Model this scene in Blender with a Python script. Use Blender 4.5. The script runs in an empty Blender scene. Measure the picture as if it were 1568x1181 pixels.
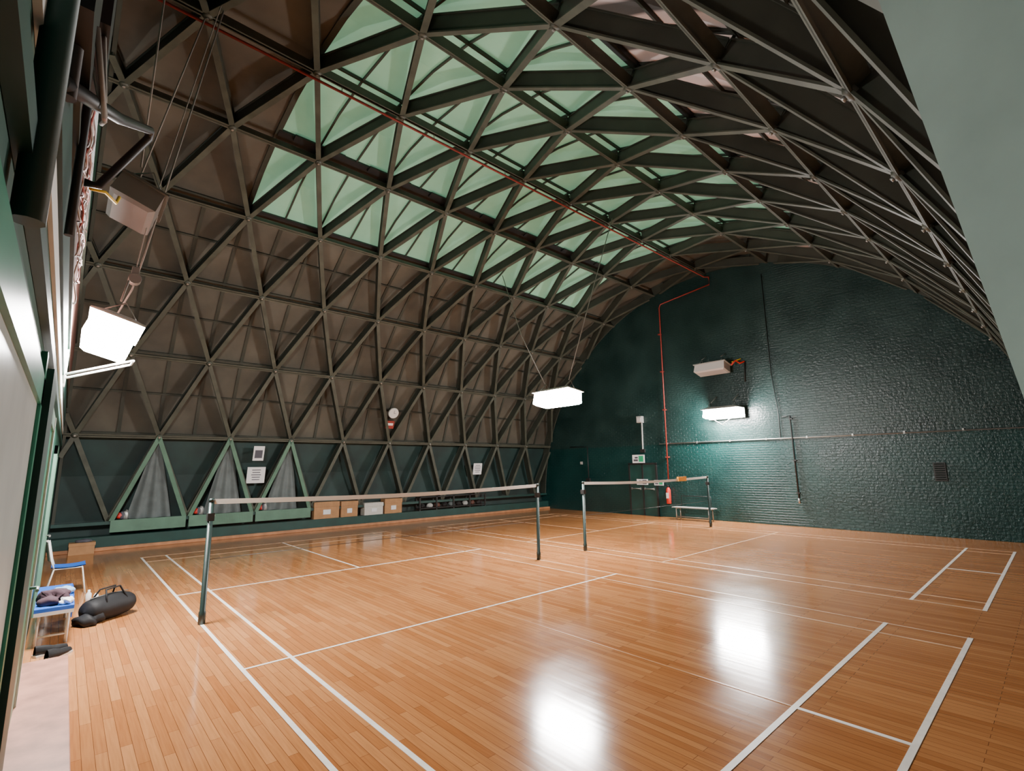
import bpy, math, random
from mathutils import Vector, Matrix
random.seed(4)
V=Vector
# ------------------------------------------------------------------ helpers
class MB:
    def __init__(s): s.v=[];s.f=[];s.m=[];s.mats=[];s.sm=[]
    def mi(s,mat):
        if mat not in s.mats: s.mats.append(mat)
        return s.mats.index(mat)
    def poly(s,pts,mat,sm=False):
        b=len(s.v); s.v+= [tuple(p) for p in pts]; s.f.append(tuple(range(b,b+len(pts)))); s.m.append(s.mi(mat)); s.sm.append(sm)
    def hexa(s,c,mat):
        b=len(s.v); s.v+=[tuple(p) for p in c]; i=s.mi(mat)
        for q in ((0,3,2,1),(4,5,6,7),(0,1,5,4),(1,2,6,5),(2,3,7,6),(3,0,4,7)):
            s.f.append(tuple(b+k for k in q)); s.m.append(i); s.sm.append(False)
    def box(s,lo,hi,mat):
        x0,y0,z0=lo;x1,y1,z1=hi
        s.hexa([(x0,y0,z0),(x1,y0,z0),(x1,y1,z0),(x0,y1,z0),(x0,y0,z1),(x1,y0,z1),(x1,y1,z1),(x0,y1,z1)],mat)
    def obox(s,c,sz,M,mat):
        c=V(c);h=[k/2 for k in sz]
        s.hexa([c+M@V((a*h[0],b*h[1],d*h[2])) for a,b,d in ((-1,-1,-1),(1,-1,-1),(1,1,-1),(-1,1,-1),(-1,-1,1),(1,-1,1),(1,1,1),(-1,1,1))],mat)
    def beam(s,p,q,w,d,up,mat,off=0.0):
        p=V(p);q=V(q);t=(q-p).normalized();u=V(up);u=(u-t*u.dot(t)).normalized();n=t.cross(u)
        a=u*off;b=u*(off+d);n=n*(w/2)
        s.hexa([p+a-n,q+a-n,q+a+n,p+a+n,p+b-n,q+b-n,q+b+n,p+b+n],mat)
    def tube(s,pts,r,mat,n=8,caps=True):
        pts=[V(p) for p in pts]; i=s.mi(mat); rings=[]
        rr=r if isinstance(r,(list,tuple)) else [r]*len(pts)
        prev=None
        for k,p in enumerate(pts):
            t=(pts[min(k+1,len(pts)-1)]-pts[max(k-1,0)]).normalized()
            if prev is None:
                a=V((0,0,1)) if abs(t.z)<.9 else V((1,0,0)); u=t.cross(a).normalized()
            else:
                u=(prev-t*prev.dot(t)).normalized()
            prev=u; w=t.cross(u); b=len(s.v); rings.append(b)
            for j in range(n):
                an=2*math.pi*j/n; s.v.append(tuple(p+(u*math.cos(an)+w*math.sin(an))*rr[k]))
        for a,b in zip(rings,rings[1:]):
            for j in range(n):
                k=(j+1)%n; s.f.append((a+j,a+k,b+k,b+j)); s.m.append(i); s.sm.append(True)
        if caps:
            s.f.append(tuple(rings[0]+j for j in reversed(range(n)))); s.m.append(i); s.sm.append(False)
            s.f.append(tuple(rings[-1]+j for j in range(n))); s.m.append(i); s.sm.append(False)
    def grid(s,fn,nu,nv,mat,sm=True):
        b=len(s.v);i=s.mi(mat)
        for a in range(nu+1):
            for c in range(nv+1): s.v.append(tuple(fn(a/nu,c/nv)))
        for a in range(nu):
            for c in range(nv):
                k=b+a*(nv+1)+c; s.f.append((k,k+nv+1,k+nv+2,k+1)); s.m.append(i); s.sm.append(sm)
    def blob(s,c,sz,mat,seed=0,amp=.12,nu=14,nv=20,flat=True):
        r=random.Random(seed); ph=[(r.uniform(1,4),r.uniform(1,4),r.uniform(0,6)) for _ in range(5)]
        def fn(u,v):
            th=math.pi*u; p=2*math.pi*v
            d=V((math.sin(th)*math.cos(p),math.sin(th)*math.sin(p),math.cos(th)))
            k=1
            for a,b,o in ph: k+=amp/2*math.sin(a*d.x*2+b*d.y*2+o+d.z*a)
            q=V((d.x*sz[0]*k,d.y*sz[1]*k,d.z*sz[2]*k))
            if flat: q.z=max(q.z,-sz[2]*.6)
            return V(c)+q
        s.grid(fn,nu,nv,mat)
    def obj(s,name,bevel=0,parent=None):
        me=bpy.data.meshes.new(name); me.from_pydata(s.v,[],s.f)
        for m in s.mats: me.materials.append(m)
        me.polygons.foreach_set('material_index',s.m); me.polygons.foreach_set('use_smooth',s.sm); me.update()
        o=bpy.data.objects.new(name,me); bpy.context.collection.objects.link(o)
        if bevel:
            b=o.modifiers.new('bevel','BEVEL'); b.width=bevel; b.segments=2; b.limit_method='ANGLE'
        if parent: o.parent=parent
        return o

def mat(name,col,rough=.6,metal=0,emit=None,es=0,spec=.5,var=0,vscale=3,bump=0,bscale=40,coat=0):
    m=bpy.data.materials.new(name); m.use_nodes=True; nt=m.node_tree; N=nt.nodes; L=nt.links
    b=N['Principled BSDF']; b.inputs['Base Color'].default_value=(*col,1); b.inputs['Roughness'].default_value=rough
    b.inputs['Metallic'].default_value=metal; b.inputs['Specular IOR Level'].default_value=spec; b.inputs['Coat Weight'].default_value=coat
    if emit: b.inputs['Emission Color'].default_value=(*emit,1); b.inputs['Emission Strength'].default_value=es
    g=N.new('ShaderNodeNewGeometry')
    if var:
        n=N.new('ShaderNodeTexNoise'); n.inputs['Scale'].default_value=vscale; n.inputs['Detail'].default_value=5
        L.new(g.outputs['Position'],n.inputs['Vector'])
        r=N.new('ShaderNodeValToRGB'); r.color_ramp.elements[0].position=.3; r.color_ramp.elements[1].position=.7
        r.color_ramp.elements[0].color=(*[c*(1-var) for c in col],1); r.color_ramp.elements[1].color=(*[min(1,c*(1+var)) for c in col],1)
        L.new(n.outputs['Fac'],r.inputs['Fac']); L.new(r.outputs['Color'],b.inputs['Base Color'])
    if bump:
        n=N.new('ShaderNodeTexNoise'); n.inputs['Scale'].default_value=bscale
        L.new(g.outputs['Position'],n.inputs['Vector'])
        p=N.new('ShaderNodeBump'); p.inputs['Strength'].default_value=bump; p.inputs['Distance'].default_value=.02
        L.new(n.outputs['Fac'],p.inputs['Height']); L.new(p.outputs['Normal'],b.inputs['Normal'])
    return m

# ------------------------------------------------------------------ materials
M_rib=mat('rib_olive_paint',(.036,.042,.031),.55,var=.25,vscale=2)
M_rib2=mat('rib_flange_paint',(.062,.070,.052),.5,var=.3,vscale=3)
M_purl=mat('purlin_paint',(.070,.076,.056),.5,var=.2)
M_panel=mat('roof_panel_olive',(.088,.080,.060),.75,var=.35,vscale=.9)
M_paneldark=mat('roof_panel_dark_green',(.012,.036,.033),.6,var=.3,vscale=1.5)
M_black=mat('black_paint',(.012,.012,.012),.5)
M_post=mat('net_post_dark_green',(.008,.020,.017),.4)
M_teal=mat('teal_paint',(.01,.050,.042),.45,var=.2)
M_green=mat('green_gloss_paint',(.02,.22,.13),.35,var=.2)
M_palegreen=mat('pale_green_paint',(.09,.19,.13),.5,var=.15)
M_plaster=mat('pale_green_plaster',(.25,.36,.33),.8,var=.10,vscale=4)
M_white=mat('white_paint',(.75,.75,.72),.5)
M_tape=mat('white_court_paint',(.85,.80,.74),.4,var=.1,vscale=8)
M_worn=mat('worn_court_paint',(.70,.45,.28),.3,var=.25,vscale=5)
M_red=mat('red_pipe_paint',(.30,.035,.025),.5)
M_redb=mat('bright_red_paint',(.6,.03,.02),.35)
M_cloth=mat('grey_cloth',(.13,.155,.155),.9,var=.15,vscale=4,bump=.2,bscale=60)
M_card=mat('cardboard',(.42,.22,.10),.8,var=.12,vscale=6)
M_paper=mat('white_paper',(.78,.78,.78),.7)
M_ink=mat('printed_ink',(.08,.08,.10),.7)
M_blue=mat('blue_plastic',(.02,.12,.55),.4)
M_bag=mat('black_bag_fabric',(.008,.008,.009),.65,spec=.3,bump=.25,bscale=10)
M_steel=mat('galvanised_steel',(.38,.38,.36),.4,metal=.7)
M_grey=mat('grey_housing',(.40,.40,.38),.5)
M_dkgrey=mat('dark_grey_housing',(.12,.12,.11),.5)
M_rope=mat('rope_grey',(.32,.30,.27),.8)
M_brown=mat('red_brown_timber',(.10,.038,.027),.6,var=.35,vscale=5)
M_wood=mat('kerb_timber',(.45,.20,.09),.5,var=.2,vscale=6)
M_ledge=mat('scuffed_pink_timber',(.42,.19,.13),.5,var=.3,vscale=5)
M_glass=mat('pale_grey_pane',(.55,.58,.55),.3,var=.12,vscale=3)  # opaque pale grey with slight mottling
M_pink=mat('pinkish_cable',(.50,.34,.32),.6)
M_yellow=mat('yellow_cable',(.75,.5,.03),.5)
M_orange=mat('orange_tape',(.85,.35,.03),.5)
M_exit=mat('exit_sign_green',(.02,.35,.16),.5)
M_lamp=mat('lamp_lit_diffuser',(1,1,1),.5,emit=(1,.96,.93),es=350)
M_lampoff=mat('lamp_unlit_diffuser',(.60,.57,.56),.3)
M_lampoff2=mat('lamp_unlit_diffuser_dark',(.22,.21,.20),.3)  # darker diffuser colour for the smaller unlit lamp

def m_floor():
    m=bpy.data.materials.new('maple_strip_floor'); m.use_nodes=True; nt=m.node_tree; N=nt.nodes; L=nt.links
    b=N['Principled BSDF']; g=N.new('ShaderNodeNewGeometry'); s=N.new('ShaderNodeSeparateXYZ'); L.new(g.outputs['Position'],s.inputs[0])
    c=N.new('ShaderNodeCombineXYZ'); L.new(s.outputs['Y'],c.inputs['X']); L.new(s.outputs['X'],c.inputs['Y'])
    br=N.new('ShaderNodeTexBrick'); br.offset=.37; br.offset_frequency=2; br.squash=1
    br.inputs['Color1'].default_value=(.400,.148,.044,1); br.inputs['Color2'].default_value=(.55,.240,.086,1)
    br.inputs['Mortar'].default_value=(.18,.06,.02,1); br.inputs['Scale'].default_value=1
    br.inputs['Mortar Size'].default_value=.0018; br.inputs['Brick Width'].default_value=.95; br.inputs['Row Height'].default_value=.07
    br.inputs['Bias'].default_value=0
    L.new(c.outputs[0],br.inputs['Vector'])
    mp=N.new('ShaderNodeMapping'); mp.inputs['Scale'].default_value=(2,40,1); L.new(c.outputs[0],mp.inputs['Vector'])
    n=N.new('ShaderNodeTexNoise'); n.inputs['Scale'].default_value=1.5; n.inputs['Detail'].default_value=6; L.new(mp.outputs[0],n.inputs['Vector'])
    mx=N.new('ShaderNodeMixRGB'); mx.blend_type='MULTIPLY'; mx.inputs['Fac'].default_value=.4
    r=N.new('ShaderNodeValToRGB'); r.color_ramp.elements[0].position=.3; r.color_ramp.elements[0].color=(.55,.48,.42,1); r.color_ramp.elements[1].position=.65
    L.new(n.outputs['Fac'],r.inputs['Fac']); L.new(br.outputs['Color'],mx.inputs['Color1']); L.new(r.outputs['Color'],mx.inputs['Color2'])
    L.new(mx.outputs[0],b.inputs['Base Color'])
    n2=N.new('ShaderNodeTexNoise'); n2.inputs['Scale'].default_value=1.2; n2.inputs['Detail'].default_value=4; L.new(g.outputs['Position'],n2.inputs['Vector'])
    mr=N.new('ShaderNodeMapRange'); mr.inputs['To Min'].default_value=.07; mr.inputs['To Max'].default_value=.21
    L.new(n2.outputs['Fac'],mr.inputs['Value']); L.new(mr.outputs[0],b.inputs['Roughness'])
    b.inputs['Specular IOR Level'].default_value=.65
    mp2=N.new('ShaderNodeMapping'); mp2.inputs['Scale'].default_value=(.6,14,1); L.new(c.outputs[0],mp2.inputs['Vector'])
    n3=N.new('ShaderNodeTexNoise'); n3.inputs['Scale'].default_value=1; n3.inputs['Detail'].default_value=1; L.new(mp2.outputs[0],n3.inputs['Vector'])
    bp=N.new('ShaderNodeBump'); bp.inputs['Strength'].default_value=.13; bp.inputs['Distance'].default_value=.004
    L.new(n3.outputs['Fac'],bp.inputs['Height']); L.new(bp.outputs['Normal'],b.inputs['Normal'])
    return m
M_floor=m_floor()

def m_brick():
    m=bpy.data.materials.new('painted_brick_dark_green'); m.use_nodes=True; nt=m.node_tree; N=nt.nodes; L=nt.links
    b=N['Principled BSDF']; g=N.new('ShaderNodeNewGeometry'); s=N.new('ShaderNodeSeparateXYZ'); L.new(g.outputs['Position'],s.inputs[0])
    c=N.new('ShaderNodeCombineXYZ'); L.new(s.outputs['Y'],c.inputs['X']); L.new(s.outputs['Z'],c.inputs['Y'])
    br=N.new('ShaderNodeTexBrick'); br.inputs['Scale'].default_value=1; br.inputs['Brick Width'].default_value=.235; br.inputs['Row Height'].default_value=.078
    br.inputs['Mortar Size'].default_value=.008; br.inputs['Mortar Smooth'].default_value=.6
    br.inputs['Color1'].default_value=(1,1,1,1); br.inputs['Color2'].default_value=(.5,.5,.5,1); br.inputs['Mortar'].default_value=(0,0,0,1)
    L.new(c.outputs[0],br.inputs['Vector'])
    n=N.new('ShaderNodeTexNoise'); n.inputs['Scale'].default_value=1.1; n.inputs['Detail'].default_value=7; L.new(g.outputs['Position'],n.inputs['Vector'])
    up=N.new('ShaderNodeValToRGB'); up.color_ramp.elements[0].position=.35; up.color_ramp.elements[1].position=.65
    up.color_ramp.elements[0].color=(.007,.026,.024,1); up.color_ramp.elements[1].color=(.015,.043,.039,1)
    lo=N.new('ShaderNodeValToRGB'); lo.color_ramp.elements[0].position=.35; lo.color_ramp.elements[1].position=.65
    lo.color_ramp.elements[0].color=(.002,.030,.028,1); lo.color_ramp.elements[1].color=(.005,.044,.040,1)
    L.new(n.outputs['Fac'],up.inputs[0]); L.new(n.outputs['Fac'],lo.inputs[0])
    gt=N.new('ShaderNodeMath'); gt.operation='GREATER_THAN'; gt.inputs[1].default_value=2.7; L.new(s.outputs['Z'],gt.inputs[0])
    mx=N.new('ShaderNodeMixRGB'); L.new(gt.outputs[0],mx.inputs['Fac']); L.new(lo.outputs[0],mx.inputs['Color1']); L.new(up.outputs[0],mx.inputs['Color2'])
    L.new(mx.outputs[0],b.inputs['Base Color'])
    mr=N.new('ShaderNodeMapRange'); mr.inputs['To Min'].default_value=.22; mr.inputs['To Max'].default_value=.5
    L.new(n.outputs['Fac'],mr.inputs['Value']); L.new(mr.outputs[0],b.inputs['Roughness'])
    n2=N.new('ShaderNodeTexNoise'); n2.inputs['Scale'].default_value=14; n2.inputs['Detail'].default_value=3; L.new(g.outputs['Position'],n2.inputs['Vector'])
    ad=N.new('ShaderNodeMath'); ad.operation='MULTIPLY_ADD'; ad.inputs[1].default_value=1.2; L.new(n2.outputs['Fac'],ad.inputs[0]); L.new(br.outputs['Color'],ad.inputs[2])
    bp=N.new('ShaderNodeBump'); bp.inputs['Strength'].default_value=.75; bp.inputs['Distance'].default_value=.016
    L.new(ad.outputs[0],bp.inputs['Height']); L.new(bp.outputs['Normal'],b.inputs['Normal'])
    return m
M_brick=m_brick()
M_sky=mat('green_glazing_with_glow',(.22,.38,.27),.4,var=.25,vscale=.6,emit=(.24,.56,.34),es=.36)  # added emission stands in for light passing through the roof glazing
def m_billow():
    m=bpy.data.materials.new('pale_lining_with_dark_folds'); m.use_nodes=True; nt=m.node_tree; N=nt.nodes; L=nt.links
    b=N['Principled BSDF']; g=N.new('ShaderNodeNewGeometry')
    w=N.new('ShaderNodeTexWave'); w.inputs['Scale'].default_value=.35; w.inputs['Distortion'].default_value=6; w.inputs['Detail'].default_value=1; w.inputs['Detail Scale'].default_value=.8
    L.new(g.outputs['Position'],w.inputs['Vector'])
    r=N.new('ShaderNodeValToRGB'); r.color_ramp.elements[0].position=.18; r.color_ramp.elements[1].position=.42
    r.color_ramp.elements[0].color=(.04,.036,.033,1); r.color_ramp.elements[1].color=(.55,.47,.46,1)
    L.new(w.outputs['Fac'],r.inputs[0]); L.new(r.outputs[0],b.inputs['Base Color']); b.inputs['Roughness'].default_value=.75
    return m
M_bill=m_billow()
def m_net():
    m=bpy.data.materials.new('net_mesh'); m.use_nodes=True; nt=m.node_tree; N=nt.nodes; L=nt.links
    b=N['Principled BSDF']; b.inputs['Base Color'].default_value=(.05,.035,.03,1)
    g=N.new('ShaderNodeNewGeometry'); s=N.new('ShaderNodeSeparateXYZ'); L.new(g.outputs['Position'],s.inputs[0])
    c=N.new('ShaderNodeCombineXYZ'); L.new(s.outputs['X'],c.inputs['X']); L.new(s.outputs['Z'],c.inputs['Y'])
    br=N.new('ShaderNodeTexBrick'); br.offset=0; br.inputs['Scale'].default_value=1; br.inputs['Brick Width'].default_value=.02; br.inputs['Row Height'].default_value=.02; br.inputs['Mortar Size'].default_value=.0006
    br.inputs['Color1'].default_value=(0,0,0,1);br.inputs['Color2'].default_value=(0,0,0,1);br.inputs['Mortar'].default_value=(1,1,1,1)
    L.new(c.outputs[0],br.inputs['Vector']); L.new(br.outputs['Color'],b.inputs['Alpha'])
    return m
M_net=m_net()

# ------------------------------------------------------------------ geometry constants
Y0,Z0,R=7.998,.445,8.464; DT=14.714; XN=1.792; PT=1.697; XF=17.0; XB=-.14
SK=.38
def cyl(th,x,r): a=math.radians(th); return V((x,Y0+r*math.cos(a),Z0+r*math.sin(a)))
def TH(k): return 90-DT*k
def P(k,x,dr=0): return cyl(TH(k),x,R+dr)
def radial(p): return V((0,p[1]-Y0,p[2]-Z0)).normalized()

# ------------------------------------------------------------------ floor
YE0,YE1=-.36,16.36
b=MB(); b.box((XB,YE0,-.12),(XF,YE1,0),M_floor); b.obj('floor')
b=MB()
def line(x0,y0,x1,y1,m,w=.04):
    if abs(x1-x0)<1e-6: b.box((x0-w/2,min(y0,y1)-w/2,.0005),(x0+w/2,max(y0,y1)+w/2,.003),m)
    else: b.box((min(x0,x1)-w/2,y0-w/2,.0008),(max(x0,x1)+w/2,y0+w/2,.0033),m)
YN=7.635
M_faded=mat('faded_court_paint',(.56,.27,.11),.22,var=.15)
def court(x0,c2):
    for x in (0,.46): line(x0+x,YN-6.7,x0+x,YN+6.7,M_worn if c2 else M_tape)
    for x in (5.64,6.1): line(x0+x,YN-6.7,x0+x,YN+6.7,M_worn,.03)
    for y in (-6.7,-5.94): line(x0,YN+y,x0+6.1,YN+y,M_tape,.045)
    for y in (-1.98,1.98,5.94,6.7): line(x0,YN+y,x0+6.1,YN+y,M_worn if (c2 or y>2) else M_tape,.035)
    line(x0+3.05,YN-6.7,x0+3.05,YN-5.94,M_tape)
    line(x0+3.05,YN+1.98,x0+3.05,YN+6.7,M_worn if c2 else M_tape,.035)
    if not c2: line(x0+3.05,YN-5.94,x0+3.05,YN-1.98,M_faded,.02)
XC1,XC2=1.493,9.112
court(XC1,False); court(XC2,True)
b.obj('court_markings')

# ------------------------------------------------------------------ nets
def net(x0,name,orange=False):
    b=MB()
    for x in (x0,x0+6.1):
        b.tube([(x,YN,.004),(x,YN,.15),(x,YN,.16),(x,YN,1.53)],[.042,.042,.034,.032],M_post,14)
        b.tube([(x,YN,1.53),(x,YN,1.57)],[.038,.028],M_post,14)
        b.box((x-.04,YN-.045,1.28),(x+.04,YN+.05,1.38),M_black)
        b.tube([(x-.03,YN+.05,1.34),(x+.06,YN+.05,1.34)],.012,M_steel,8)
    def top(t): return 1.54-.05*math.sin(math.pi*t)
    n=20
    for i in range(n):
        a,c=i/n,(i+1)/n; xa,xc=x0+.03+6.04*a,x0+.03+6.04*c
        b.beam((xa,YN,top(a)-.045),(xc,YN,top(c)-.045),.008,.065,(0,0,1),M_white)
        b.poly([(xa,YN+.001,.79),(xc,YN+.001,.79),(xc,YN+.001,top(c)-.04),(xa,YN+.001,top(a)-.04)],M_net)
    b.tube([(x0+.03,YN,.79),(x0+6.07,YN,.79)],.004,M_black,6)
    if orange: b.box((x0+4.3,YN-.03,1.45),(x0+4.75,YN+.03,1.58),M_orange)
    return b.obj(name)
net(XC1,'badminton_net'); net(XC2,'badminton_net',True)

# ------------------------------------------------------------------ roof lattice
b=MB()
def levels(k):
    off=0 if k%2 else .5
    return [XN+PT*(n+off) for n in range(-2,11)]
X0c,X1c=XB+.02,XF-.03
def clipseg(p,q):
    p=V(p);q=V(q)
    if p.x>q.x: p,q=q,p
    if q.x<=X0c or p.x>=X1c: return None
    if p.x<X0c: p=p.lerp(q,(X0c-p.x)/(q.x-p.x))
    if q.x>X1c: q=p.lerp(q,(X1c-p.x)/(q.x-p.x))
    if (q-p).length<.15: return None
    return p,q
def rib(p,q):
    c=clipseg(p,q)
    if not c: return
    p,q=c; up=radial((p+q)/2)
    b.beam(p,q,.10,.024,up,M_rib2)
    b.beam(p,q,.040,.25,up,M_rib,.02)
    b.beam(p,q,.085,.02,up,M_rib,.27)
for k in range(-6,7):
    for x in levels(k):
        if k<6:
            for s in (-.5,.5): rib(P(k,x),P(k+1,x+PT*s))
    if abs(k)<6:
        p,q=P(k,X0c,-.005),P(k,X1c,-.005); up=radial(p)
        b.beam(p,q,.09,.02,up,M_purl); b.beam(p,q,.03,.18,up,M_purl)
    for x in levels(k):
        if X0c+.05<x<X1c-.05 and abs(k)<6:
            p=P(k,x); up=radial(p)
            b.tube([p-up*.035,p-up*.01,p+up*.05],[.04,.075,.08],M_rib2,8)
            b.tube([p-up*.06,p-up*.03],.024,M_steel,6)
            if abs(k)>0: b.tube([p,p+up*(SK-.01)],.022,M_rib,6)
for x in (X0c+.03,X1c-.04):
    for i in range(48):
        t0=TH(6)+(TH(-6)-TH(6))*i/48; t1=TH(6)+(TH(-6)-TH(6))*(i+1)/48
        p,q=cyl(t0,x,R+.02),cyl(t1,x,R+.02); b.beam(p,q,.06,.34,radial((p+q)/2),M_rib)
b.obj('roof_lattice_frame')

SX0,SX1=XN+PT*.5,XN+PT*7.5
b=MB(); w=MB()
def strip(t0,t1,x0,x1,m,bb):
    bb.poly([cyl(t0,x0,R+SK),cyl(t0,x1,R+SK),cyl(t1,x1,R+SK),cyl(t1,x0,R+SK)],m)
for k in range(-6,6):
    for h in (0,.5):
        t0,t1=TH(k+h),TH(k+h+.5)
        if -2<=k<2:
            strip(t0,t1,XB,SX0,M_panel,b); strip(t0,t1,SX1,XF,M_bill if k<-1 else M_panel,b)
            strip(t0,t1,SX0,SX1,M_sky,w)
        else:
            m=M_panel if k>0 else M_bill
            if k>=5 : m=M_paneldark
            strip(t0,t1,XB,XF,m,b)
for k in range(-5,6):
    for h in (0,.5):
        if k==5 and h==.5: continue
        t=TH(k+h)
        if not(-2<k+h<2):
            p,q=cyl(t,XB,R+SK-.05),cyl(t,XF,R+SK-.05); b.beam(p,q,.05,.05,radial(p),M_rib)
for i in range(-1,21):
    x=XN+PT*(i/2)
    for k in list(range(-5,-2))+list(range(2,5)):
        for h in (0,.5):
            t0,t1=TH(k+h),TH(k+h+.5)
            if X0c<x<X1c: p,q=cyl(t0,x,R+SK-.03),cyl(t1,x,R+SK-.03); b.beam(p,q,.08,.03,radial((p+q)/2),M_rib)
b.obj('ceiling')
for k in (-4,-2,0,2,4):
    t=TH(k/2); wd=.035
    if k==2: wd=.30
    if abs(k)==4: wd=.16
    p,q=cyl(t,SX0,R+SK-.07),cyl(t,SX1,R+SK-.07); w.beam(p,q,wd,.06,radial(p),M_black if wd>.1 else M_rib)
for i in range(15):
    x=SX0+(SX1-SX0)*i/14; wd=.10 if i in(0,14) else .035
    for j in range(-4,4):
        p,q=cyl(TH(j/2),x,R+SK-.05),cyl(TH(j/2+.5),x,R+SK-.05); w.beam(p,q,wd,.04,radial((p+q)/2),M_rib)
for i in range(7):
    x=SX0+PT*(i+.5)
    p=cyl(TH(1)+.9,x-.55,R+SK-.12);q=cyl(TH(1)+.9,x+.55,R+SK-.12); w.beam(p,q,.16,.05,radial(p),M_black)
w.obj('window_1')

# ------------------------------------------------------------------ walls
def arch_pts(x,n=48):
    pts=[(x,cyl(TH(6),x,R+SK).y,0)]
    pts+=[cyl(TH(6)+(TH(-6)-TH(6))*i/n,x,R+SK) for i in range(n+1)]
    pts+=[(x,cyl(TH(-6),x,R+SK).y,0)]
    return [V(p) for p in pts]
def endwall(x,dx,m,name):
    b=MB(); a=arch_pts(x); c=[p+V((dx,0,0)) for p in a]
    b.poly(a if dx>0 else a[::-1],m); b.poly(c[::-1] if dx>0 else c,m)
    for i in range(len(a)): j=(i+1)%len(a); b.poly([a[i],c[i],c[j],a[j]],m)
    return b.obj(name)
endwall(XF,.15,M_brick,'wall_far')
M_nearwall=mat('near_wall_green',(.015,.075,.05),.45,var=.35,vscale=2)
endwall(XB,-.15,M_nearwall,'wall_near')
for sgn,name,tn in ((1,'left','trim_6'),(-1,'right','trim_7')):
    t=TH(6*sgn); p=cyl(t,XB,R+SK); y=p.y; b=MB()
    b.box((XB,min(y,y+sgn*.1),0),(XF,max(y,y+sgn*.1),p.z),M_paneldark); b.obj('wall_'+name)
    def YY(d): return Y0+sgn*d
    b=MB(); b.box((XB,min(YY(8.38),y),0),(XF-.002,max(YY(8.38),y),.34),M_teal); b.obj(tn)
    b=MB(); b.box((XB,min(YY(8.28),YY(8.38)),0),(XF-.002,max(YY(8.28),YY(8.38)),.085),M_wood); b.obj('baseboard_'+name,.01)
b=MB(); p=P(6,0,0); b.box((XB+.02,p.y-.02,p.z-.08),(XF-.03,p.y+.1,p.z),M_teal); b.obj('trim_1')

# ------------------------------------------------------------------ draped A-frames
for i in range(3):
    b=MB(); ap=P(5,XN+PT*i,-.02); l=P(6,XN+PT*(i-.5),-.02); r=P(6,XN+PT*(i+.5),-.02)
    for q in (l,r):
        q=q+V((.06 if q is l else -.06,0,0)); b.beam(ap,q,.10,.05,radial((ap+q)/2),M_palegreen,-.02)
    top=ap+V((0,.14,-.05)); wb=.46
    def fn(u,v,top=top,wb=wb,i=i):
        s=u*2-1; z=top.z+(.72-top.z)*v; x=top.x+.05*v*math.sin(i*2)+s*(.03+wb*v**.9)
        y=top.y+(P(6,0).y+.12-top.y)*v-.05*math.sin(s*9+i)*v-.05*v*(1-s*s)
        return V((x,y,z))
    b.grid(fn,28,14,M_cloth)
    b.box((l.x+.05,l.y-.03,.42),(r.x-.02,l.y+.02,.72),M_palegreen)
    for j in range(3):
        xx=l.x+.18+.06*j; b.blob((xx+.05,l.y+.14,.80),(.07,.05,.09+.03*j),[M_redb,M_ink,M_steel][j],i*3+j)
    b.obj('cloth_draped_a_frame')

# ------------------------------------------------------------------ pipes
b=MB()
b.tube([(XB+.02,8.0,8.78),(16.88,8.0,8.78),(16.93,7.85,8.74),(16.93,7.85,8.45),(16.93,9.88,8.22),(16.93,9.95,8.10),(16.93,10.02,1.37)],.024,M_red,8)
for x in range(1,17,2): b.tube([(x+.1,8,8.78),(x+.1,8,8.95)],.008,M_steel,6)
for z in (2.2,4,5.5,7): b.box((16.9,9.95,z),(16.998,10.07,z+.04),M_red)
b.obj('red_sprinkler_pipe')
b=MB()
b.tube([(16.97,10.34,2.73),(16.97,-.2,2.70)],.018,M_steel,8)
for i in range(9): y=10-i*1.2; b.box((16.955,y-.02,2.69),(16.998,y+.02,2.76),M_steel)
b.obj('wall_conduit')
b=MB(); b.tube([(16.97,6.05,8.3),(16.97,6.05,4.9),(16.97,5.95,3.5),(16.97,5.95,2.75)],.012,M_black,6)
b.obj('hanging_cable')
b=MB(); b.tube([(16.96,5.85,3.40),(16.96,5.62,3.42),(16.96,5.60,.85)],.022,M_black,8); b.tube([(16.95,5.6,.85),(16.95,5.6,.70)],.03,M_steel,8)
for z in (3.3,2.0,1.0): b.box((16.94,5.56,z),(16.998,5.66,z+.04),M_black)
b.obj('wall_downpipe')
b=MB(); b.tube([(16.96,11.06,3.6),(16.96,11.08,2.5)],.03,M_grey,8)
b.box((16.80,10.98,3.6),(16.99,11.20,3.86),M_grey); b.box((16.78,11.0,3.64),(16.80,11.18,3.80),M_lampoff)
b.box((16.93,10.98,2.42),(16.998,11.2,2.56),M_black)
b.obj('wall_alarm_box',.006)
b=MB(); b.tube([(16.97,14.9,2.78),(16.97,13.9,2.76),(16.97,13.88,1.2)],.022,M_black,6); b.box((16.9,13.8,1.15),(16.998,13.98,1.4),M_black)
b.box((16.93,14.2,2.0),(16.99,14.3,2.12),M_grey); b.obj('corner_conduit')
b=MB(); b.box((16.96,2.05,1.42),(16.99,2.3,1.9),M_black)
for i in range(8): b.obox((16.95,2.175,1.46+i*.057),(.03,.2,.006),Matrix.Rotation(.6,3,'Y'),M_post)
b.obj('wall_vent_grille')
b=MB()
b.box((16.95,10.55,.0),(16.995,11.72,1.95),M_teal)
for y in (10.50,11.14-.03,11.72): b.box((16.92,y,.0),(16.99,y+.06,1.98),M_black)
b.box((16.92,10.50,1.95),(16.99,11.78,2.02),M_black)
b.tube([(16.90,10.65,1.02),(16.90,11.05,1.02)],.018,M_steel,8); b.tube([(16.90,11.25,1.02),(16.90,11.65,1.02)],.018,M_steel,8)
for y in (10.65,11.05,11.25,11.65): b.box((16.89,y-.02,.98),(16.96,y+.02,1.06),M_steel)
b.obj('door_1')
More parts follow.
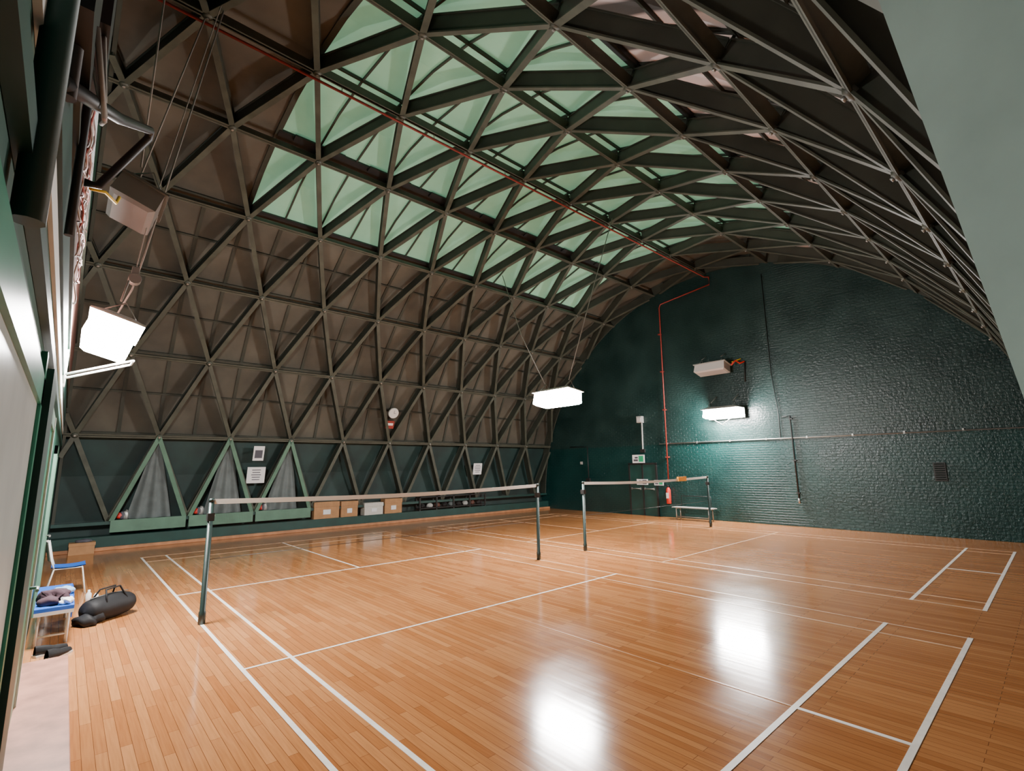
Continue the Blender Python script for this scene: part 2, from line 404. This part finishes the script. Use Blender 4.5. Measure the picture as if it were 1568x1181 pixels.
def sign(y,z,wd,h,m,name,ink=M_ink):
    b=MB(); b.box((16.90,y-wd/2,z-h/2),(16.915,y+wd/2,z+h/2),M_paper)
    b.box((16.897,y-wd*.40,z-h*.36),(16.90,y-wd*.02,z+h*.36),m); b.box((16.897,y+wd*.05,z-h*.3),(16.90,y+wd*.4,z-h*.05),ink); b.box((16.897,y+wd*.05,z+h*.05),(16.90,y+wd*.3,z+h*.25),ink)
    b.box((16.912,y-wd*.1,z-h*.1),(16.918,y+wd*.1,z+h*.1),M_black)
    b.obj(name)
sign(11.27,2.18,.56,.32,M_exit,'exit_sign'); sign(11.15,1.28,.5,.22,M_ink,'door_notice'); sign(10.42,1.26,.4,.2,M_exit,'door_notice')
b=MB(); c=(16.87,10.02)
b.tube([(*c,.50),(*c,.52),(*c,1.0),(*c,1.06),(*c,1.10)],[.07,.085,.085,.06,.03],M_redb,16)
b.tube([(*c,1.10),(*c,1.16)],.025,M_black,8); b.box((c[0]-.10,c[1]-.02,1.15),(c[0]+.03,c[1]+.02,1.18),M_black)
b.tube([(c[0],c[1]+.02,1.12),(c[0]-.02,c[1]+.12,1.05),(c[0]-.02,c[1]+.12,.75)],.012,M_black,6)
b.box((c[0]-.088,c[1]-.05,.7),(c[0]-.08,c[1]+.05,.9),M_paper); b.box((16.95,c[1]-.05,.6),(16.998,c[1]+.05,1.05),M_black)
b.obj('fire_extinguisher')
b=MB()
for x in (16.32,16.45,16.58): b.box((x,8.1,.42),(x+.10,9.6,.45),M_grey)
for y in (8.25,9.45):
    for x in (16.36,16.64): b.tube([(x,y,0),(x,y,.42)],.02,M_steel,8)
    b.tube([(16.36,y,.40),(16.64,y,.40)],.018,M_steel,8)
b.tube([(16.36,8.25,.12),(16.36,9.45,.12)],.015,M_steel,8)
b.tube([(16.66,8.3,.42),(16.68,8.3,.82),(16.68,9.4,.82),(16.66,9.4,.42)],.014,M_black,8)
b.obj('changing_bench')

# ------------------------------------------------------------------ lamps
def lamp(c,lit,name,ropes,tilt=0,sc=1,back=False,darker=False):
    b=MB(); cx,cy,cz=c; L_=.55*sc;W_=.24
    m=M_lamp if lit else (M_lampoff2 if darker else M_lampoff); H=M_dkgrey if darker else M_grey
    ct,st=math.cos(tilt),math.sin(tilt)
    def T(x,y,z): return V((cx+x*ct+z*st,cy+y,cz-x*st+z*ct))
    def ring(z,lx,ly): return [T(-lx,-ly,z),T(lx,-ly,z),T(lx,ly,z),T(-lx,ly,z)]
    r=[ring(-.17,W_*.75,L_*.90),ring(-.13,W_,L_),ring(.13,W_*.96,L_*.96)]
    b.poly(r[0][::-1],m)
    for a,d in ((0,1),(1,2)):
        for i in range(4): j=(i+1)%4; b.poly([r[a][i],r[a][j],r[d][j],r[d][i]],m)
    t=[ring(.13,W_+.03,L_+.03),ring(.15,W_+.03,L_+.03),ring(.22,W_*.5,L_*.75)]
    b.poly(t[0][::-1],H); b.poly(t[2],H)
    for a,d in ((0,1),(1,2)):
        for i in range(4): j=(i+1)%4; b.poly([t[a][i],t[a][j],t[d][j],t[d][i]],H)
    if back:  # plate added on the wall side to block lamp light from the wall
        q=[T(W_+.02,-L_-.02,-.19),T(W_+.02,L_+.02,-.19),T(W_+.02,L_+.02,.15),T(W_+.02,-L_-.02,.15)]; o=V((.015,0,0))
        b.hexa([q[0],q[0]+o,q[1]+o,q[1],q[3],q[3]+o,q[2]+o,q[2]],H)
    for s in (-1,1):
        b.tube([T(-.2,s*L_*.7,.17),T(0,s*L_*.7,.38),T(.2,s*L_*.7,.17)],.010,M_steel,6)
    for a in ropes: b.tube([V(p) for p in a],.012,M_rope,6)
    b.obj(name)
lamp((.25,7.7,3.58),True,'hanging_lamp',[[(.3,8.08,3.96),(.42,7.9,4.30),(.49,7.78,4.7),(1.1,7.67,8.85)],[(.3,7.32,3.96),(.36,7.55,4.30)]],tilt=.28)
lamp((8.37,7.7,3.5),True,'hanging_lamp',[[(8.37,8.08,3.88),(8.95,9.5,5.5),(9.9,11.35,8.05)],[(8.37,7.32,3.88),(9.4,7.5,5.9),(10.9,7.7,8.9)]],tilt=.12)
lamp((16.50,7.55,3.66),True,'hanging_lamp',[[(16.5,7.93,4.04),(16.98,7.93,4.3)],[(16.5,7.17,4.04),(16.98,7.17,4.3)],[(16.4,7.9,3.48),(16.4,7.55,3.25),(16.4,7.2,3.48)]],sc=1.1,back=True)
lamp((16.6,7.85,5.25),False,'unlit_hanging_lamp',[[(16.6,8.2,5.63),(16.98,8.2,5.8)],[(16.6,7.5,5.63),(16.98,7.5,5.8)]],tilt=.25)
lamp((.33,7.5,5.30),False,'unlit_hanging_lamp',[[(.33,7.78,5.68),(.9,7.9,8.75)],[(.33,7.22,5.68),(.36,7.1,8.7)]],tilt=.35,sc=.75,darker=True)
b=MB(); b.tube([(16.7,7.2,5.3),(16.8,7.1,5.45),(16.9,7.0,5.35),(16.95,6.85,5.4)],.03,M_redb,8); b.tube([(16.75,7.2,5.4),(16.9,6.95,5.5)],.02,M_yellow,6)
b.tube([(16.95,6.85,5.4),(16.96,6.9,4.7)],.02,M_black,6); b.obj('lamp_supply_cable')
b=MB(); b.tube([(.42,7.58,4.36),(.42,7.70,4.36)],.07,M_steel,12); b.box((.38,7.60,4.36),(.46,7.68,4.52),M_steel); b.tube([(.42,7.64,4.5),(.5,7.64,5.3),(1.05,7.6,8.85)],.008,M_rope,6); b.obj('rope_pulley',.004)
b=MB(); b.tube([(XB+.01,7.6,3.05),(.50,7.6,3.30)],.014,M_white,8); b.tube([(XB+.01,7.9,3.05),(.50,7.9,3.30)],.014,M_white,8); b.tube([(.50,7.6,3.30),(.50,7.9,3.30)],.014,M_white,8)
b.tube([(XB+.02,7.6,2.95),(XB+.02,7.6,3.35)],.018,M_white,8); b.tube([(XB+.02,7.9,2.95),(XB+.02,7.9,3.35)],.018,M_white,8); b.obj('lamp_wall_bracket')

# ------------------------------------------------------------------ left wall things
def on_left(x,z,dx,dz,name,kind):
    a=math.asin((z-Z0)/(R+.05)); p=cyl(math.degrees(a),x,R-.02); rd=radial(p); t=V((1,0,0)); up=t.cross(rd)
    if up.z<0: up=-up
    Mx=Matrix((t,up,rd)).transposed(); b=MB()
    if kind=='poster':
        b.obox(p,(dx,dz,.012),Mx,M_paper)
        for i in range(5):
            ww=dx*random.uniform(.4,.75); b.obox(p-rd*.007+up*(dz*(.32-i*.15)),(ww,dz*.05,.003),Mx,M_ink)
        b.obox(p+rd*.17,(dx*.4,.04,.34),Mx,M_rib)
    elif kind=='dark':
        b.obox(p,(dx,dz,.012),Mx,M_paper); b.obox(p-rd*.007-up*dz*.05,(dx*.7,dz*.55,.003),Mx,M_ink); b.obox(p+rd*.17,(dx*.4,.04,.34),Mx,M_rib)
    elif kind=='clock':
        b.tube([p-rd*.03,p+rd*.03],[.18,.20],M_white,28); b.obox(p-rd*.035+up*.05,(.012,.11,.004),Mx,M_ink); b.obox(p-rd*.035+t*.035,(.08,.012,.004),Mx,M_ink); b.tube([p,p+rd*.36],.03,M_rib)
    elif kind=='redbox':
        b.obox(p,(dx,dz,.06),Mx,M_red); b.obox(p-rd*.032+up*.02,(dx*.7,dz*.3,.004),Mx,M_paper); b.obox(p+rd*.17,(dx*.4,.04,.34),Mx,M_rib)
    b.obj(name)
on_left(8.50,3.90,.3,.3,'wall_clock','clock'); on_left(8.45,3.50,.30,.28,'red_notice_box','redbox')
on_left(4.30,2.45,.30,.44,'poster','dark'); on_left(4.30,1.80,.50,.48,'poster','poster'); on_left(12.75,1.88,.44,.46,'poster','poster')
def cardbox(x0,x1,h,name,m=M_card):
    b=MB(); y0,y1=16.39,16.70; z=.341
    b.box((x0,y0,z),(x1,y1,z+h),m)
    b.box((x0-.01,y0-.012,z+h*.72),(x1+.01,y1+.012,z+h+.015),m)
    b.box((x0+(x1-x0)*.35,y0-.016,z+h*.25),(x0+(x1-x0)*.65,y0-.001,z+h*.55),M_paper)
    b.obj(name,.006)
cardbox(6.12,6.95,.52,'cardboard_box'); cardbox(7.02,7.60,.50,'cardboard_box'); cardbox(7.85,8.55,.40,'storage_box',mat('white_card',(.6,.58,.52),.7)); cardbox(8.62,9.30,.50,'cardboard_box')
b=MB()
for x in (10.05,10.8,11.6,12.4,13.2):
    b.box((x,16.40,.341),(x+.05,16.45,.85),M_black); b.box((x,16.65,.341),(x+.05,16.70,.85),M_black)
for z in (.40,.82): b.box((10.05,16.40,z),(13.25,16.70,z+.03),M_black)
for i in range(9):
    x=10.25+i*.34; b.blob((x,16.55,.50),(.12,.10,.10),[M_bag,M_grey,M_brown,M_bag,M_cloth][i%5],i)
b.obj('equipment_shelf')

# ------------------------------------------------------------------ near wall fittings
xw=XB+.001
def fr(y0,y1,z0,z1,m,t=.03,x0=xw): b.box((x0,y0,z0),(x0+t,y1,z1),m)
b=MB(); fr(.3,3.15,.55,2.25,M_glass,.012)
for y in (.25,3.15): fr(y,y+.12,0,2.5,M_green,.025)
fr(.25,3.27,.43,.55,M_green,.025); fr(.25,3.27,2.25,2.38,M_green,.025)
b.obj('window_2')
b=MB(); fr(3.35,4.1,0,2.45,M_teal,.05); b.obj('trim_2')
b=MB(); fr(4.4,6.0,0,2.3,M_green,.02); fr(4.3,4.42,0,2.42,M_palegreen,.03); fr(5.98,6.1,0,2.42,M_white,.035); fr(4.3,6.1,2.3,2.42,M_palegreen,.03)
b.tube([(xw+.02,5.8,1.0),(xw+.07,5.8,1.0),(xw+.07,5.65,1.0)],.012,M_steel); b.obj('door_2')
b=MB(); fr(9.7,10.6,0,2.2,M_green,.02); fr(9.6,9.72,0,2.32,M_palegreen,.035); fr(10.58,10.7,0,2.32,M_palegreen,.035); fr(9.6,10.7,2.2,2.32,M_palegreen,.035)
b.tube([(xw+.02,10.4,1.0),(xw+.07,10.4,1.0),(xw+.07,10.25,1.0)],.012,M_steel); b.obj('door_3')
b=MB(); fr(.05,16,2.55,2.62,M_teal,.03); fr(.05,16.0,2.84,2.96,M_white,.015); fr(.05,16.0,3.05,3.35,M_teal,.02); b.obj('trim_3')
b=MB(); fr(.05,15.3,3.5,4.9,M_brown,.02); fr(.05,15.0,4.9,4.98,M_rib,.05); fr(.05,15.5,3.44,3.5,M_rib,.035); b.obj('trim_4')
b=MB()
b.tube([(xw+.035,1.30,2.42),(xw+.035,1.30,5.9)],.028,M_teal,10); b.tube([(xw+.045,1.62,2.9),(xw+.045,1.62,6)],.02,M_black,10)
b.tube([(xw+.03,1.55,2.9),(.02,2.3,3.3),(.17,3.3,3.89),(.17,3.36,3.87),(-.02,3.34,3.48),(xw+.06,3.34,3.48)],.022,M_black,10)
b.tube([(xw+.045,2.9,3.0),(xw+.045,2.9,4.6)],.018,M_black,8)
b.box((xw,1.45,3.05),(xw+.08,1.85,3.45),M_black); b.box((xw,2.2,3.6),(xw+.10,2.7,4.2),M_black)
for i in range(3):
    b.tube([(xw+.08,1.7+.1*i,3.2),(xw+.12,1.9+.1*i,3.05+.05*i),(xw+.11,2.1+.1*i,3.25),(xw+.08,2.3+.1*i,3.65)],.008,[M_rope,M_pink,M_rope][i],6)
b.obj('black_pipework')
b=MB()
for i in range(8):
    pts=[]
    for j in range(30):
        t=j/29; pts.append((xw+.042+.012*math.sin(j*1.3+i*2),3.5+t*(3.0+i*.07),3.6+.12*i+.05*math.sin(j*.9+i)+.3*t*(i%3)/3))
    b.tube(pts,.006,[M_rope,M_red,M_pink,M_brown][i%4],5)
b.tube([(xw+.06,5.2,4.3),(xw+.16,5.3,4.35),(xw+.24,5.35,4.3),(xw+.26,5.5,4.43)],.014,M_yellow,6)
b.obj('cable_bundle')
b=MB(); b.box((xw,.3,0.001),(.22,7.25,.05),M_ledge); b.obj('trim_5',.006)

# plaster reveal of the alcove the camera stands in
b=MB()
def sec(z,e): return [V((1.5,e,z)),V((1.02,-.30,z)),V((1.02,-.6,z)),V((1.56,-.6,z)),V((1.56,e,z))]
a=sec(0,-.21); c=sec(3.45,-.21+.1203*3.45)
b.poly(a[::-1],M_plaster); b.poly(c,M_plaster)
for i in range(5): j=(i+1)%5; b.poly([a[i],a[j],c[j],c[i]],M_plaster)
b.obj('wall_alcove_reveal')

# ------------------------------------------------------------------ floor clutter
def chair(x,y):
    b=MB()
    def seat(u,v): return V((x-.21+.42*u,y-.21+.42*v,.44+.02*(2*u-1)**2-.015*math.cos((v-.5)*3)))
    b.grid(seat,8,8,M_blue); b.grid(lambda u,v:seat(u,v)-V((0,0,.012)),8,8,M_blue)
    def back(u,v): return V((x-.22-.06*v,y-.21+.42*u,.55+.30*v+.0*u))+V((-.03*math.sin(math.pi*u),0,0))
    b.grid(back,8,6,M_white); b.grid(lambda u,v:back(u,v)-V((.012,0,0)),8,6,M_white)
    for sy in (-.19,.19):
        b.tube([(x+.24,y+sy*1.15,0),(x+.17,y+sy,.42),(x-.17,y+sy,.42),(x-.25,y+sy*1.15,0)],.012,M_white,8)
        b.tube([(x-.17,y+sy,.42),(x-.21,y+sy,.55),(x-.27,y+sy,.84)],.012,M_white,8)
    b.obj('plastic_chair')
chair(.20,11.1)
b=MB()
b.box((XB+.04,7.9,.38),(.24,9.40,.42),M_blue); b.box((XB+.04,7.9,.34),(.24,9.40,.38),M_white)
b.box((.235,8.5,.16),(.245,9.3,.42),M_blue)
for y in (8.0,9.30):
    for x in (XB+.08,.2): b.tube([(x,y,0),(x,y,.34)],.016,M_white,8)
    b.tube([(XB+.08,y,.1),(.2,y,.1)],.012,M_white,8)
b.obj('blue_bench')
b=MB(); b.blob((.05,8.25,.470),(.13,.22,.08),mat('dark_cloth',(.06,.03,.04),.9),3,.3); b.blob((.12,8.62,.455),(.10,.14,.055),mat('light_blue_cloth',(.25,.40,.6),.9),5,.3); b.blob((.17,8.05,.45),(.06,.10,.04),M_paper,8,.2); b.obj('folded_clothes')
# holdall: rounded barrel body with end caps, zip and handles
b=MB()
bc=V((.62,8.86,.155)); ax=V((.80,.60,0)).normalized(); sx=V((-.60,.80,0)).normalized()
def hold(u,v):
    s=2*u-1; e=(1-abs(s)**5)**.4 if abs(s)<1 else 0; a=2*math.pi*v
    sag=1-.12*math.sin(u*9)*.5
    return bc+ax*(.33*s)+sx*(.17*math.cos(a)*e)+V((0,0,1))*max(-.145,.155*math.sin(a)*e*sag)
b.grid(hold,20,24,M_bag)
b.tube([bc+ax*(-.26)+V((0,0,.15)),bc+V((0,0,.158)),bc+ax*.26+V((0,0,.148))],.006,M_dkgrey,6)
for s in (-1,1): b.tube([bc+ax*-.14+sx*(.13*s)+V((0,0,.08)),bc+ax*-.10+sx*(.05*s)+V((0,0,.23)),bc+ax*.10+sx*(.04*s)+V((0,0,.24)),bc+ax*.14+sx*(.13*s)+V((0,0,.08))],.012,M_bag,6)
b.blob((.42,8.66,.06),(.13,.15,.10),M_bag,13,.25)
b.obj('black_sports_bag')
def shoe(x,y,ang,b):
    Mx=Matrix.Rotation(ang,3,'Z')
    def fn(u,v):
        l=.29*(u-.5); wd=.045*(1-.55*(abs(u-.55)*1.7)**3); h=.04+.06*max(0,1-u*1.7)+.02*math.sin(math.pi*u)
        a=math.pi*2*v; return V((x,y,.02))+Mx@V((l,wd*math.cos(a),max(0,math.sin(a))*h))
    b.grid(fn,12,14,M_bag)
    b.obox((x,y,.012),(.29,.085,.022),Mx,M_white)
b=MB(); shoe(.08,7.62,.5,b); shoe(.14,7.42,.9,b); b.obj('trainers')
b=MB(); b.tube([(.45,10.0,0),(.45,10.0,.14),(.45,10.0,.17),(.45,10.0,.2)],[.035,.035,.015,.015],M_paper,12); b.tube([(.54,10.05,0),(.54,10.05,.10),(.54,10.05,.13)],[.03,.03,.012],M_paper,12); b.obj('water_bottle')
b=MB(); b.box((.25,15.9,0),(.72,16.2,.26),M_card); b.box((.24,15.89,.2),(.73,16.21,.275),M_card); b.blob((.5,16.05,.30),(.15,.08,.05),M_ink,2); b.obj('open_cardboard_box',.005)

# ------------------------------------------------------------------ world, camera
w=bpy.data.worlds.new('world'); bpy.context.scene.world=w; w.use_nodes=True
w.node_tree.nodes['Background'].inputs[0].default_value=(.3,.35,.35,1); w.node_tree.nodes['Background'].inputs[1].default_value=.3
cam=bpy.data.cameras.new('camera'); co=bpy.data.objects.new('camera',cam); bpy.context.collection.objects.link(co)
cam.sensor_width=36; cam.sensor_fit='HORIZONTAL'; cam.lens=749.94/1568*36; cam.clip_start=.01; cam.clip_end=100
r_=V((.74338,-.66874,-.01312)); d_=V((.10001,.13052,-.98639)); f_=V((.66135,.73195,.16391))
Mw=Matrix.Identity(4)
for i in range(3): Mw[i][0]=r_[i]; Mw[i][1]=-d_[i]; Mw[i][2]=-f_[i]
Mw.translation=(0,0,1.9315); co.matrix_world=Mw
bpy.context.scene.camera=co
